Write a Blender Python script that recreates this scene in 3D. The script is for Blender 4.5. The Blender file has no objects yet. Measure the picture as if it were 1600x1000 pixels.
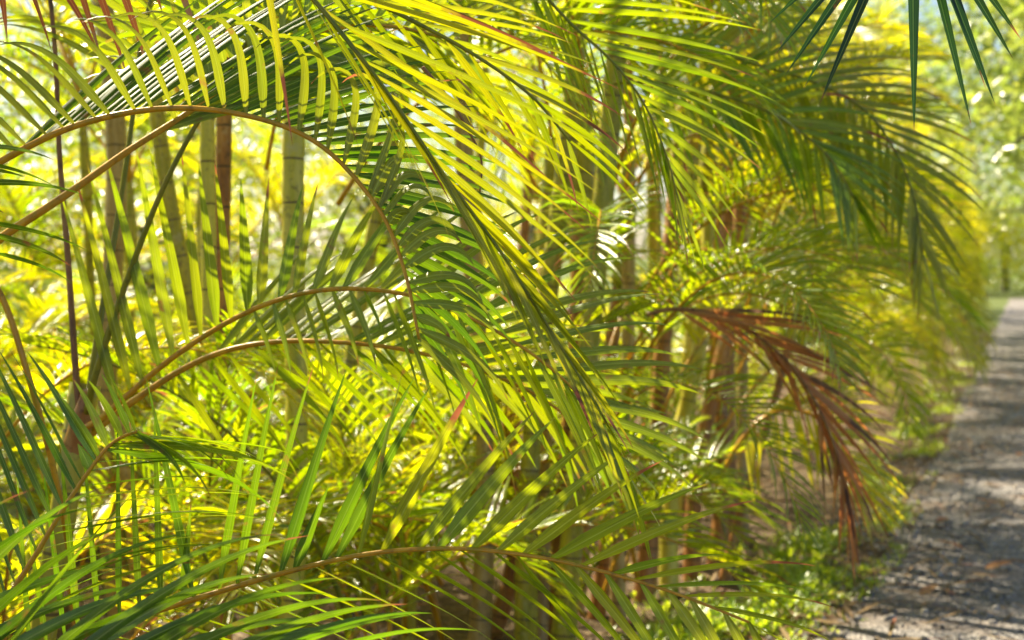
import bpy, math, random
import numpy as np
from mathutils import Vector, Matrix

random.seed(7)
SC = bpy.context.scene
COL = SC.collection
R = math.radians

# ------------------------------------------------------------------ camera
FPX = 2222.0                       # focal length in photo pixels (50 mm lens)
PITCH = math.atan(100.0 / FPX)
EYE = Vector((0, 0, 1.5))
cd = bpy.data.cameras.new('camera'); cam = bpy.data.objects.new('camera', cd); COL.objects.link(cam)
cam.location = EYE; cam.rotation_euler = (math.pi / 2 - PITCH, 0, 0)
cd.sensor_width = 36; cd.lens = 50; cd.clip_end = 2000; cd.clip_start = 0.05
cd.dof.use_dof = True; cd.dof.focus_distance = 2.4; cd.dof.aperture_fstop = 4.2
SC.camera = cam
# ------------------------------------------------------------------ light
SUN_EL, SUN_AZ = 47.0, -42.0       # degrees; azimuth measured from +Y to +X
world = bpy.data.worlds.new('World'); SC.world = world; world.use_nodes = True
wn = world.node_tree; wn.nodes.clear()
sky = wn.nodes.new('ShaderNodeTexSky'); sky.sky_type = 'NISHITA'; sky.sun_disc = False
sky.sun_elevation = R(SUN_EL); sky.sun_rotation = R(SUN_AZ); sky.dust_density = 1.0; sky.ozone_density = 0.3
bg = wn.nodes.new('ShaderNodeBackground'); bg.inputs[1].default_value = 0.055
wo = wn.nodes.new('ShaderNodeOutputWorld')
wn.links.new(sky.outputs[0], bg.inputs[0]); wn.links.new(bg.outputs[0], wo.inputs[0])
sd = bpy.data.lights.new('sun', 'SUN'); sun = bpy.data.objects.new('sun', sd); COL.objects.link(sun)
sd.energy = 5.0; sd.angle = R(0.53); sd.color = (1.0, 0.88, 0.62)
to_sun = Vector((math.sin(R(SUN_AZ)) * math.cos(R(SUN_EL)), math.cos(R(SUN_AZ)) * math.cos(R(SUN_EL)), math.sin(R(SUN_EL))))
sun.rotation_euler = to_sun.to_track_quat('Z', 'Y').to_euler(); sun.location = to_sun * 50
SC.view_settings.view_transform = 'Standard'; SC.view_settings.look = 'None'
SC.view_settings.exposure = 1.55; SC.view_settings.gamma = 1.0
SC.cycles.max_bounces = 9; SC.cycles.diffuse_bounces = 4; SC.cycles.transmission_bounces = 5
SC.cycles.glossy_bounces = 2; SC.cycles.sample_clamp_indirect = 6.0

FW = Vector((0, math.cos(PITCH), -math.sin(PITCH)))
UP = Vector((0, math.sin(PITCH), math.cos(PITCH)))
RT = Vector((1, 0, 0))
def P(px, py, d): return EYE + RT * ((px - 800) / FPX * d) + UP * ((500 - py) / FPX * d) + FW * d
def proj(p):
    q = p - EYE; d = q.dot(FW)
    return (800 + FPX * q.dot(RT) / max(d, 1e-3), 500 - FPX * q.dot(UP) / max(d, 1e-3), d)
def D(ang, dz): return (RT * math.cos(R(ang)) + UP * math.sin(R(ang)) + FW * dz).normalized()
U = Vector((0.342, 0.940, 0)); N = Vector((-0.940, 0.342, 0))       # along the path / into the hedge
def H(a, b, z=0.0): return U * a + N * b + Vector((0, 0, z))

# ------------------------------------------------------------------ materials
def newmat(name):
    m = bpy.data.materials.new(name); m.use_nodes = True; nt = m.node_tree; nt.nodes.clear()
    out = nt.nodes.new('ShaderNodeOutputMaterial'); return m, nt, out
def nd(nt, t, **kw):
    n = nt.nodes.new(t)
    for k, v in kw.items():
        if k == 'inp':
            for i, val in v.items(): n.inputs[i].default_value = val
        else: setattr(n, k, v)
    return n
def c4(c): return (c[0], c[1], c[2], 1)
def mixc(nt, fac, a, b, mode='MIX'):
    n = nt.nodes.new('ShaderNodeMix'); n.data_type = 'RGBA'; n.blend_type = mode
    for s, v in ((0, fac), (6, a), (7, b)):
        if hasattr(v, 'is_output'): nt.links.new(v, n.inputs[s])
        elif s == 0: n.inputs[0].default_value = v
        else: n.inputs[s].default_value = c4(v)
    return n.outputs[2]
def ramp(nt, src, stops):
    n = nt.nodes.new('ShaderNodeValToRGB'); e = n.color_ramp.elements
    while len(e) < len(stops): e.new(0.5)
    for k, (p, c) in enumerate(stops): e[k].position = p; e[k].color = c4(c)
    nt.links.new(src, n.inputs[0]); return n.outputs[0]
def math_(nt, op, a, b=None, c=None, clamp=False):
    n = nt.nodes.new('ShaderNodeMath'); n.operation = op; n.use_clamp = clamp
    for i, v in enumerate((a, b, c)):
        if v is None: continue
        if hasattr(v, 'is_output'): nt.links.new(v, n.inputs[i])
        else: n.inputs[i].default_value = v
    return n.outputs[0]

def leafmat(name, ca, cb, ta, tb, brown=0.12, rough=0.30, dead=(0.16, 0.05, 0.02), spots=0.5, spec=0.35):
    """two-sided leaf blade: reflects ca..cb, passes ta..tb; tips wither beyond a random point"""
    m, nt, out = newmat(name)
    geo = nd(nt, 'ShaderNodeNewGeometry'); uv = nd(nt, 'ShaderNodeUVMap'); sep = nd(nt, 'ShaderNodeSeparateXYZ')
    nt.links.new(uv.outputs[0], sep.inputs[0]); rnd = geo.outputs['Random Per Island']
    oi = nd(nt, 'ShaderNodeObjectInfo'); tc = nd(nt, 'ShaderNodeTexCoord')
    nz = nd(nt, 'ShaderNodeTexNoise', inp={'Scale': 9.0, 'Detail': 3.0}); nt.links.new(tc.outputs['Object'], nz.inputs[0])
    mixv = math_(nt, 'ADD', math_(nt, 'MULTIPLY', rnd, 0.6), math_(nt, 'MULTIPLY', nz.outputs[0], 0.6), clamp=True)
    mixv = math_(nt, 'ADD', mixv, math_(nt, 'MULTIPLY_ADD', oi.outputs['Random'], 0.5, -0.35), clamp=True)
    base = mixc(nt, mixv, ca, cb); tran = mixc(nt, mixv, ta, tb)
    # length-wise veins and the pale midrib
    cmb = nd(nt, 'ShaderNodeCombineXYZ'); nt.links.new(math_(nt, 'MULTIPLY', sep.outputs[0], 26.0), cmb.inputs[0])
    nt.links.new(math_(nt, 'MULTIPLY', rnd, 50.0), cmb.inputs[2]); nt.links.new(math_(nt, 'MULTIPLY', sep.outputs[1], 3.0), cmb.inputs[1])
    vn = nd(nt, 'ShaderNodeTexNoise', inp={'Scale': 1.0, 'Detail': 2.0}); nt.links.new(cmb.outputs[0], vn.inputs[0])
    vein = ramp(nt, vn.outputs[0], [(0.3, (0.60, 0.60, 0.60)), (0.7, (1.25, 1.25, 1.25))])
    base = mixc(nt, 1.0, base, vein, 'MULTIPLY'); tran = mixc(nt, 1.0, tran, vein, 'MULTIPLY')
    mid = math_(nt, 'LESS_THAN', math_(nt, 'ABSOLUTE', math_(nt, 'SUBTRACT', sep.outputs[0], 0.5)), 0.05)
    base = mixc(nt, math_(nt, 'MULTIPLY', mid, 0.55), base, (0.30, 0.34, 0.08))
    # dry tips and small scorch marks
    n2 = nd(nt, 'ShaderNodeTexNoise', inp={'Scale': 60.0, 'Detail': 2.0}); nt.links.new(tc.outputs['Object'], n2.inputs[0])
    lim = math_(nt, 'MULTIPLY_ADD', math_(nt, 'POWER', rnd, 3.0), -brown * 3, 1.0)
    tip = math_(nt, 'MULTIPLY', math_(nt, 'SUBTRACT', math_(nt, 'MULTIPLY_ADD', n2.outputs[0], 0.12, sep.outputs[1]), math_(nt, 'ADD', lim, 0.03)), 14.0, clamp=True)
    n3 = nd(nt, 'ShaderNodeTexNoise', inp={'Scale': 28.0, 'Detail': 4.0}); nt.links.new(tc.outputs['Object'], n3.inputs[0])
    sp = math_(nt, 'MULTIPLY', math_(nt, 'SUBTRACT', n3.outputs[0], 0.645), 14.0 * spots, clamp=True)
    w = math_(nt, 'MAXIMUM', tip, sp)
    base = mixc(nt, w, base, dead); tran = mixc(nt, w, tran, tuple(x * 1.3 for x in dead))
    pb = nd(nt, 'ShaderNodeBsdfPrincipled', inp={'Roughness': rough, 'Specular IOR Level': spec})
    nt.links.new(base, pb.inputs['Base Color'])
    bp = nd(nt, 'ShaderNodeBump', inp={'Strength': 0.25, 'Distance': 0.002}); nt.links.new(vn.outputs[0], bp.inputs['Height'])
    nt.links.new(bp.outputs[0], pb.inputs['Normal'])
    tr = nd(nt, 'ShaderNodeBsdfTranslucent'); nt.links.new(tran, tr.inputs[0])
    ad = nd(nt, 'ShaderNodeAddShader'); nt.links.new(pb.outputs[0], ad.inputs[0]); nt.links.new(tr.outputs[0], ad.inputs[1])
    nt.links.new(ad.outputs[0], out.inputs[0]); return m

M = {}
M['leaf'] = leafmat('leaf_green', (0.035, 0.070, 0.003), (0.080, 0.100, 0.003), (0.18, 0.31, 0.0006), (0.43, 0.43, 0.0006), rough=.24, spec=.4)
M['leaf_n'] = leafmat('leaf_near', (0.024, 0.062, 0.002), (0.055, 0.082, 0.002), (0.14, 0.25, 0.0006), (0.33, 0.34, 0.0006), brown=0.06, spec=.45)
M['leaf_s'] = leafmat('leaf_shaded_tone', (0.018, 0.052, 0.002), (0.034, 0.066, 0.002), (0.06, 0.15, 0.0015), (0.13, 0.20, 0.002), brown=0.05, rough=0.45, spec=.25)  # darker leaf copy: shade put into the colour of fan and low leaflets
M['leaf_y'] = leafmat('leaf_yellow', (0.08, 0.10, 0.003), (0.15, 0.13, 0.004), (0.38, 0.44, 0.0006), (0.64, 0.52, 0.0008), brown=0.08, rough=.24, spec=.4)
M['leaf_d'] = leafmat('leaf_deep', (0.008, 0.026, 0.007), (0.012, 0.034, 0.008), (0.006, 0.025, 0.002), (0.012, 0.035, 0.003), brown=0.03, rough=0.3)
M['leaf_t'] = leafmat('leaf_tipburnt', (0.05, 0.08, 0.003), (0.09, 0.10, 0.004), (0.15, 0.24, 0.0006), (0.36, 0.33, 0.0006), brown=0.17, dead=(0.09, 0.028, 0.012))
M['leaf_o'] = leafmat('leaf_olive', (0.10, 0.12, 0.008), (0.17, 0.165, 0.012), (0.13, 0.18, 0.002), (0.22, 0.23, 0.002), brown=0.08, rough=0.3)
M['leaf_b'] = leafmat('leaf_bluish', (0.06, 0.090, 0.009), (0.10, 0.12, 0.012), (0.19, 0.22, 0.0015), (0.34, 0.30, 0.0015), brown=0.08, rough=0.35)
M['leaf_l'] = leafmat('leaf_lime_sunlit', (0.05, 0.085, 0.003), (0.09, 0.11, 0.004), (0.19, 0.29, 0.0006), (0.42, 0.38, 0.0006), brown=0.1)  # brighter leaf copy: sunlight put into the colour of the lit leaflets
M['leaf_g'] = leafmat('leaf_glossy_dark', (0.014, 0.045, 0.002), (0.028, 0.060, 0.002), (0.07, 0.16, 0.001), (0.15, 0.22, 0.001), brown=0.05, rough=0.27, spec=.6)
M['dead_d'] = leafmat('leaf_dead_dark', (0.08, 0.025, 0.012), (0.13, 0.05, 0.02), (0.08, 0.02, 0.006), (0.14, 0.05, 0.01), brown=0.3, rough=0.6, dead=(0.06, 0.035, 0.02))
M['dead'] = leafmat('leaf_dead', (0.24, 0.085, 0.035), (0.36, 0.20, 0.09), (0.28, 0.07, 0.018), (0.38, 0.16, 0.04), brown=0.3, rough=0.6, dead=(0.08, 0.045, 0.03))
M['broad'] = leafmat('leaf_broad', (0.035, 0.07, 0.003), (0.07, 0.09, 0.004), (0.13, 0.22, 0.0006), (0.34, 0.31, 0.0006), brown=0.03, rough=.25)
M['broad_g'] = leafmat('leaf_broad_pale', (0.06, 0.10, 0.03), (0.10, 0.14, 0.04), (0.16, 0.26, 0.03), (0.28, 0.34, 0.05), brown=0.03)
M['herb'] = leafmat('leaf_herb', (0.06, 0.12, 0.008), (0.10, 0.15, 0.01), (0.28, 0.40, 0.01), (0.50, 0.52, 0.02), brown=0.03)

def stemmat(name, a, b, c, rough=0.35, ringdark=(0.10, 0.06, 0.03), rings=True, ring_sp=0.13):
    m, nt, out = newmat(name)
    tc = nd(nt, 'ShaderNodeTexCoord'); uv = nd(nt, 'ShaderNodeUVMap'); sep = nd(nt, 'ShaderNodeSeparateXYZ')
    nt.links.new(uv.outputs[0], sep.inputs[0])
    mp = nd(nt, 'ShaderNodeMapping'); mp.inputs['Scale'].default_value = (9, 9, 1.6); nt.links.new(tc.outputs['Object'], mp.inputs[0])
    nz = nd(nt, 'ShaderNodeTexNoise', inp={'Scale': 3.0, 'Detail': 5.0, 'Roughness': 0.65}); nt.links.new(mp.outputs[0], nz.inputs[0])
    col = ramp(nt, nz.outputs[0], [(0.32, a), (0.5, b), (0.7, c)])
    n2 = nd(nt, 'ShaderNodeTexNoise', inp={'Scale': 55.0, 'Detail': 4.0}); nt.links.new(tc.outputs['Object'], n2.inputs[0])
    col = mixc(nt, math_(nt, 'MULTIPLY', math_(nt, 'SUBTRACT', n2.outputs[0], 0.56), 4.0, clamp=True), col, ringdark)
    if rings:
        n4 = nd(nt, 'ShaderNodeTexNoise', inp={'Scale': 11.0, 'Detail': 5.0, 'Roughness': .7}); nt.links.new(tc.outputs['Object'], n4.inputs[0])
        col = mixc(nt, math_(nt, 'MULTIPLY', math_(nt, 'SUBTRACT', n4.outputs[0], .57), 5.0, clamp=True), col, (0.50, 0.46, 0.34))
        n3 = nd(nt, 'ShaderNodeTexNoise', inp={'Scale': 14.0, 'Detail': 1.0}); nt.links.new(tc.outputs['Object'], n3.inputs[0])
        v = math_(nt, 'FRACT', math_(nt, 'MULTIPLY_ADD', n3.outputs[0], 0.06, math_(nt, 'DIVIDE', sep.outputs[1], ring_sp)))
        col = mixc(nt, math_(nt, 'MULTIPLY', math_(nt, 'LESS_THAN', v, 0.055), 0.85), col, ringdark)
    pb = nd(nt, 'ShaderNodeBsdfPrincipled', inp={'Roughness': rough}); nt.links.new(col, pb.inputs['Base Color'])
    bp = nd(nt, 'ShaderNodeBump', inp={'Strength': 0.3, 'Distance': 0.004}); nt.links.new(n2.outputs[0], bp.inputs['Height'])
    nt.links.new(bp.outputs[0], pb.inputs['Normal']); nt.links.new(pb.outputs[0], out.inputs[0]); return m
M['rachis'] = stemmat('stalk_orange', (0.30, 0.24, 0.008), (0.55, 0.26, 0.01), (0.66, 0.38, 0.02), 0.28, (0.20, 0.08, 0.02), False)
M['rachis_g'] = stemmat('stalk_green', (0.12, 0.16, 0.008), (0.20, 0.20, 0.01), (0.28, 0.24, 0.02), 0.28, (0.05, 0.05, 0.02), False)
M['rachis_b'] = stemmat('stalk_brown', (0.16, 0.07, 0.025), (0.27, 0.12, 0.04), (0.36, 0.20, 0.07), 0.5, (0.04, 0.02, 0.01), False)
M['cane_y'] = stemmat('cane_yellow', (0.42, 0.40, 0.03), (0.56, 0.50, 0.06), (0.68, 0.58, 0.12), 0.3)
M['cane_g'] = stemmat('cane_green', (0.22, 0.23, 0.012), (0.38, 0.34, 0.025), (0.50, 0.42, 0.06), 0.3)
M['cane_b'] = stemmat('cane_brown', (0.18, 0.07, 0.025), (0.34, 0.15, 0.04), (0.46, 0.26, 0.09), 0.4, (0.05, 0.03, 0.015))
M['cane_t'] = stemmat('cane_tan', (0.30, 0.19, 0.06), (0.42, 0.29, 0.11), (0.55, 0.42, 0.22), 0.4, (0.09, 0.06, 0.03))
M['bark'] = stemmat('bark', (0.09, 0.07, 0.05), (0.16, 0.13, 0.10), (0.24, 0.20, 0.16), 0.8, (0.04, 0.03, 0.02), False)

# ------------------------------------------------------------------ mesh helpers
class MB:
    def __init__(s): s.v = []; s.f = []; s.uv = []
    def strip(s, rows, uvs):
        """rows: list of rows of points (same count); uvs same layout"""
        b = len(s.v); k = len(rows[0])
        for r, q in zip(rows, uvs): s.v.extend(r); s.uv.extend(q)
        for i in range(len(rows) - 1):
            for j in range(k - 1):
                a = b + i * k + j; s.f.append((a, a + 1, a + k + 1, a + k))
    def tube(s, pts, rad, nside=8, vscale=True, cap=True):
        pts = [Vector(p) for p in pts]; n = len(pts); ref = None; rows = []; uvs = []; L = 0
        for i, p in enumerate(pts):
            t = (pts[min(i + 1, n - 1)] - pts[max(i - 1, 0)]).normalized()
            if ref is None: ref = t.cross(Vector((0, 0, 1)) if abs(t.z) < .9 else Vector((0, 1, 0))).normalized()
            ref = (ref - t * ref.dot(t)).normalized(); q = t.cross(ref)
            if i: L += (p - pts[i - 1]).length
            r = rad[i] if hasattr(rad, '__len__') else rad
            rows.append([p + (ref * math.cos(a) + q * math.sin(a)) * r for a in [2 * math.pi * k / nside for k in range(nside)]])
            uvs.append(L)
        b = len(s.v)
        for i, r in enumerate(rows):
            for k, p in enumerate(r): s.v.append(p); s.uv.append((k / nside, uvs[i]))
        for i in range(n - 1):
            for k in range(nside):
                k2 = (k + 1) % nside
                s.f.append((b + i * nside + k, b + i * nside + k2, b + (i + 1) * nside + k2, b + (i + 1) * nside + k))
        if cap:
            s.f.append(tuple(b + k for k in reversed(range(nside)))); s.f.append(tuple(b + (n - 1) * nside + k for k in range(nside)))
    def mesh(s, name, mat, origin=None, smooth=True):
        me = bpy.data.meshes.new(name)
        vs = [(p - origin if origin is not None else p) for p in s.v]
        me.from_pydata([tuple(p) for p in vs], [], s.f)
        me.materials.append(mat)
        ul = me.uv_layers.new(name='UVMap'); li = np.empty(len(me.loops), dtype=np.int32); me.loops.foreach_get('vertex_index', li)
        ul.data.foreach_set('uv', np.array(s.uv, dtype=np.float32)[li].ravel())
        if smooth: me.polygons.foreach_set('use_smooth', [True] * len(me.polygons))
        me.update(); return me
def link(name, me, parent=None):
    o = bpy.data.objects.new(name, me); COL.objects.link(o)
    if parent is not None: o.parent = parent
    return o
def tag(o, label=None, cat=None, group=None, kind=None):
    if label: o['label'] = label
    if cat: o['category'] = cat
    if group: o['group'] = group
    if kind: o['kind'] = kind
    return o
def thing(name, loc, label, cat, group=None):
    o = bpy.data.objects.new(name, None); COL.objects.link(o); o.location = loc; o.empty_display_size = 0.1
    return tag(o, label, cat, group)
def spline(pts, n):
    """Catmull-Rom through pts, n samples evenly by parameter"""
    P_ = [pts[0] * 2 - pts[1]] + list(pts) + [pts[-1] * 2 - pts[-2]]; out = []
    m = len(pts) - 1
    for i in range(n):
        x = i / (n - 1) * m; k = min(int(x), m - 1); t = x - k
        a, b, c, d = P_[k:k + 4]
        out.append(0.5 * ((2 * b) + (c - a) * t + (2 * a - 5 * b + 4 * c - d) * t * t + (3 * b - a - 3 * c + d) * t ** 3))
    # re-sample evenly by length
    L = [0]
    for i in range(1, n): L.append(L[-1] + (out[i] - out[i - 1]).length)
    res = []; j = 0
    for i in range(n):
        s = L[-1] * i / (n - 1)
        while j < n - 2 and L[j + 1] < s: j += 1
        f = (s - L[j]) / max(L[j + 1] - L[j], 1e-9); res.append(out[j].lerp(out[j + 1], min(max(f, 0), 1)))
    return res
def along(pts, t):
    x = max(0, min(t, 1)) * (len(pts) - 1); k = min(int(x), len(pts) - 2)
    p = pts[k].lerp(pts[k + 1], x - k)
    return p, (pts[min(k + 2, len(pts) - 1)] - pts[max(k - 1, 0)]).normalized()

GR = Vector((0, 0, -1))
def leaflet(mb, B, d, L, W, hint, droop=0.6, pw=1.0, twist=0.0, segs=8, fold=0.35, spin=0.0, base_w=0.3, pull=GR):
    """a ribbon-like folded palm leaflet from B towards d, bending down under its weight"""
    d = d.normalized(); p = B.copy(); rows = []; uvs = []
    w = hint - d * hint.dot(d)
    if w.length < 1e-4: w = d.orthogonal()
    w = Matrix.Rotation(twist, 3, d) @ w.normalized()
    ds = 1.0 / segs
    for i in range(segs + 1):
        s = i * ds
        wd = W * min(1.0, base_w + (1 - base_w) * s * 4.5) * max(0.0, 1 - s ** 1.7) ** 0.95
        w = (w - d * w.dot(d)).normalized(); n = d.cross(w)
        f = fold * (1 - 0.5 * s); h = wd * 0.5
        e = math.cos(f) * h; z = math.sin(f) * h
        rows.append([p - w * e + n * z, p.copy(), p + w * e + n * z]); uvs.append([(0, s), (0.5, s), (1, s)])
        p = p + d * (L * ds)
        od = d.copy()
        d = (d + pull * (droop * (pw + 1) * ((s + ds * .5) ** pw) * ds)).normalized()
        ax = od.cross(d)
        if ax.length > 1e-6: w = Matrix.Rotation(od.angle(d), 3, ax.normalized()) @ w
        if spin: w = Matrix.Rotation(spin * ds, 3, d) @ w
    mb.strip(rows, uvs)

def keyval(keys, t):
    if t <= keys[0][0]: return keys[0][1:]
    for a, b in zip(keys, keys[1:]):
        if t <= b[0]:
            f = (t - a[0]) / (b[0] - a[0]); return tuple(x + (y - x) * f for x, y in zip(a[1:], b[1:]))
    return keys[-1][1:]

def hero(parent, pts, r, sides, mat='leaf', smat='rachis', label=None, seed=1, segs=12, name='frond'):
    """frond from picture-located points: pts (px, py, depth); sides: dict(n,t0,t1,pw,keys)
       keys: (t, screen angle, length px, depth slope, droop, width mm, twist deg)"""
    rg = random.Random(seed)
    pl = spline([P(*p) for p in pts], 60); mb = MB()
    mb.tube(pl, [r[0] + (r[1] - r[0]) * (i / 59) ** 0.8 for i in range(60)], 8)
    o0 = pl[0].copy()
    fr = link(name, mb.mesh(name + '_midrib', M[smat], o0)); fr.location = o0 - parent.location; fr.parent = parent
    if label: fr['label'] = label
    lbs = {}
    for sd_ in sides:
        lb = lbs.setdefault(sd_.get('mat', mat), MB())
        pl_ = GR + (D(sd_['pull'][0], 0) * sd_['pull'][1] if 'pull' in sd_ else Vector((0, 0, 0)))
        n = sd_['n']; t0 = sd_.get('t0', 0); t1 = sd_.get('t1', 1)
        for i in range(n):
            t = t0 + (t1 - t0) * (i + rg.uniform(-.22, .22)) / max(n - 1, 1)
            t = min(max(t, 0), 1); B, tan = along(pl, t); dep = proj(B)[2]
            ang, ln, dz, dr, wd, tw = keyval(sd_['keys'], t)
            j = sd_.get('jit', 1.0)
            ang += rg.gauss(0, 3.0 * j); ln *= rg.uniform(1 - .1 * j, 1 + .06 * j); dz += rg.gauss(0, .06 * j)
            tw += rg.gauss(0, 14 * j); dr *= rg.uniform(1 - .3 * j, 1 + .3 * j)
            if rg.random() < 0.06 * j: ln *= rg.uniform(.3, .7)
            if rg.random() < 0.05 * j: ang += rg.uniform(-18, 18); tw += rg.uniform(-50, 50)
            leaflet(lb, B, D(ang, dz), ln * dep / FPX, wd * .001 * rg.uniform(.85, 1.1), tan, dr, sd_.get('pw', 1.2),
                    R(tw), segs, sd_.get('fold', .35), rg.gauss(0, .25) + sd_.get('spin', 0), .3, pl_)
    for k_, lb in lbs.items(): link('leaflets', lb.mesh('leaflets', M[k_], o0), fr)
    return fr

# ------------------------------------------------------------------ generic frond shapes for the thicket
def make_frond_meshes(k, seed, L=1.9, e0=70, e1=-35, mat='leaf', smat='rachis', n=40, lmax=.50, wid=.026, v=28, droop=.9, segs=5, pet=.2):
    rg = random.Random(seed); pts = [Vector((0, 0, 0))]; ns = 30; tw = rg.uniform(-.3, .3)
    for i in range(ns):
        s = (i + .5) / ns; e = R(e0 + (e1 - e0) * s ** 1.25); az = tw * s
        pts.append(pts[-1] + Vector((math.cos(e) * math.cos(az), math.cos(e) * math.sin(az), math.sin(e))) * (L / ns))
    mb = MB(); mb.tube(pts, [0.011 + (0.002 - 0.011) * (i / ns) ** .8 for i in range(ns + 1)], 6)
    lb = MB()
    for side in (-1, 1):
        for i in range(n):
            t = pet + (1 - pet) * (i + rg.uniform(-.2, .2)) / (n - 1); t = min(t, 1)
            B, tan = along(pts, t); sv = tan.cross(Vector((0, 0, 1))).normalized() * side; nv = sv.cross(tan) * side
            if nv.z < 0: nv = -nv
            u = (t - pet) / (1 - pet); phi = R(68 - 42 * u + rg.gauss(0, 4)); vv = R(v + rg.gauss(0, 6))
            d = tan * math.cos(phi) + (sv * math.cos(vv) + nv * math.sin(vv)) * math.sin(phi)
            ll = lmax * (0.55 + 1.1 * u - 1.25 * u * u) * rg.uniform(.88, 1.08)
            leaflet(lb, B, d, ll, wid * (1 - .35 * u) * rg.uniform(.85, 1.1), tan, droop * rg.uniform(.5, 1.5), 1.1, R(rg.gauss(0, 22)), segs, .35, rg.gauss(0, .4))
    return mb.mesh('midrib_%s' % k, M[smat]), lb.mesh('leaflets_%s' % k, M[mat])
LIB = [make_frond_meshes('a', 1), make_frond_meshes('b', 2, 2.1, 62, -55, 'leaf', 'rachis', 44, .52),
       make_frond_meshes('c', 3, 1.7, 78, -10, 'leaf_y', 'rachis', 38, .46), make_frond_meshes('d', 4, 1.5, 80, 20, 'leaf', 'rachis_g', 34, .42),
       make_frond_meshes('e', 5, 2.0, 66, -45, 'leaf_y', 'rachis', 42, .5, droop=1.3), make_frond_meshes('f', 6, 1.3, 72, 0, 'leaf', 'rachis', 30, .36, .022),
       make_frond_meshes('g', 8, 2.2, 58, -70, 'leaf_o', 'rachis', 44, .5, droop=1.6)]
LIBDEAD = make_frond_meshes('x', 9, 1.7, 30, -85, 'dead', 'rachis_b', 30, .36, .014, 10, 2.5)

def edge_lim(y):
    """how far the hedge may reach over the path"""
    K = [(-400, 1400), (0, 1480), (200, 1515), (400, 1545), (560, 1560), (640, 1500), (760, 1420), (860, 1330), (1000, 1200)]
    for (a, b), (c, d) in zip(K, K[1:]):
        if y < c: return b + (d - b) * max(0, y - a) / (c - a)
    return 1200
# gaps in the canopy through which the sun reaches the lit places
GAPS = [(P(830, 775, 2.3), .48), (P(1090, 190, 2.85), .36), (H(6.2, .9), .75), (P(80, 800, 4.6), .7), (P(280, 800, 4.2), .7), (P(560, 780, 4.4), .55), (P(400, 600, 4.8), .5), (H(9.6, 0), .3), (P(960, 860, 5.8), .55)]
GR_ = random.Random(77)
def shades_gap(pts):
    for o_, r_ in GAPS:
        for p in pts:
            v = p - o_; s_ = v.dot(to_sun)
            if s_ > .45 and (v - to_sun * s_).length < r_: return GR_.random() > .12
    return False
def add_frond(parent, at, az, tilt, scale, k, guard=True, lib=None):
    ms, ml = lib or LIB[k]
    Mx = Matrix.Translation(at) @ Matrix.Rotation(az, 4, 'Z') @ Matrix.Rotation(tilt, 4, 'Y') @ Matrix.Scale(scale, 4)
    if guard:
        for i in range(0, len(ms.vertices), 6):
            q = proj(Mx @ ms.vertices[i].co)
            if q[2] > 3.4 and q[0] + .10 * FPX / q[2] > edge_lim(q[1]): return None
            if 0.0 < q[2] < GUARD and -150 < q[0] < 1750 and -70 < q[1] < 1200: return None
    if shades_gap([Mx @ ms.vertices[i].co for i in range(0, len(ms.vertices), 12)]): return None
    f = link('frond', ms); f.parent = parent; f.matrix_local = Matrix.Translation(-parent.location) @ Mx
    link('leaflets', ml, f); return f
GUARD = 3.0

def cane(parent, p1, p2, r, top, mat='cane_g', shaft=True, zb=0.0):
    """a ringed cane along the line p1-p2, from the ground up to height top; returns its top point"""
    dv = (p2 - p1)
    if dv.z < 0: dv = -dv
    dv = dv / dv.z; b = p1 + dv * (zb - 0.03 - p1.z); t = p1 + dv * (top - p1.z); n = max(int((top - zb) / .0325), 8)
    rg = random.Random(int(abs(b.x * 977 + b.y * 131) * 10)); bow = Vector((rg.uniform(-.05, .05), rg.uniform(-.05, .05), 0))
    pts = []; rad = []
    for i in range(n + 1):
        s = i / n; pts.append(b.lerp(t, s) + bow * math.sin(s * math.pi * 2)); h = (i * .0325 + .0) / .13
        ringb = 1.07 if (i % 4) == 0 else 1.0
        rad.append(r * ringb * (1.25 - .3 * min(1, s * 4)) if s < .9 else r * (.95 + (s - .9) * 1.5))
    mb = MB(); mb.tube(pts, rad, 14)
    o = link('cane', mb.mesh('cane', M[mat], b)); o.parent = parent; o.location = b - parent.location
    if shaft:      # green leaf sheath round the top of the cane
        sp = [t + dv * (x * .45) + bow * 0 for x in (-.06, 0, .3, .6, .85, 1)]; mb = MB()
        mb.tube(sp, [r * x for x in (1.12, 1.25, 1.2, .95, .7, .4)], 12)
        s = link('leaf_sheath', mb.mesh('leaf_sheath', M['cane_g'], t)); s.parent = parent; s.location = t - parent.location
        return t + dv * .40
    return t

def crown(parent, top, n, rg, smin=.8, smax=1.1, kinds=(0, 1, 2, 4, 6), tilt=0.0, lean=None):
    a0 = rg.uniform(0, 6.28)
    for i in range(n):
        add_frond(parent, top, a0 + i * 2.4 + rg.uniform(-.3, .3), R(rg.uniform(-12, 14)) + tilt, rg.uniform(smin, smax), rg.choice(kinds))
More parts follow.
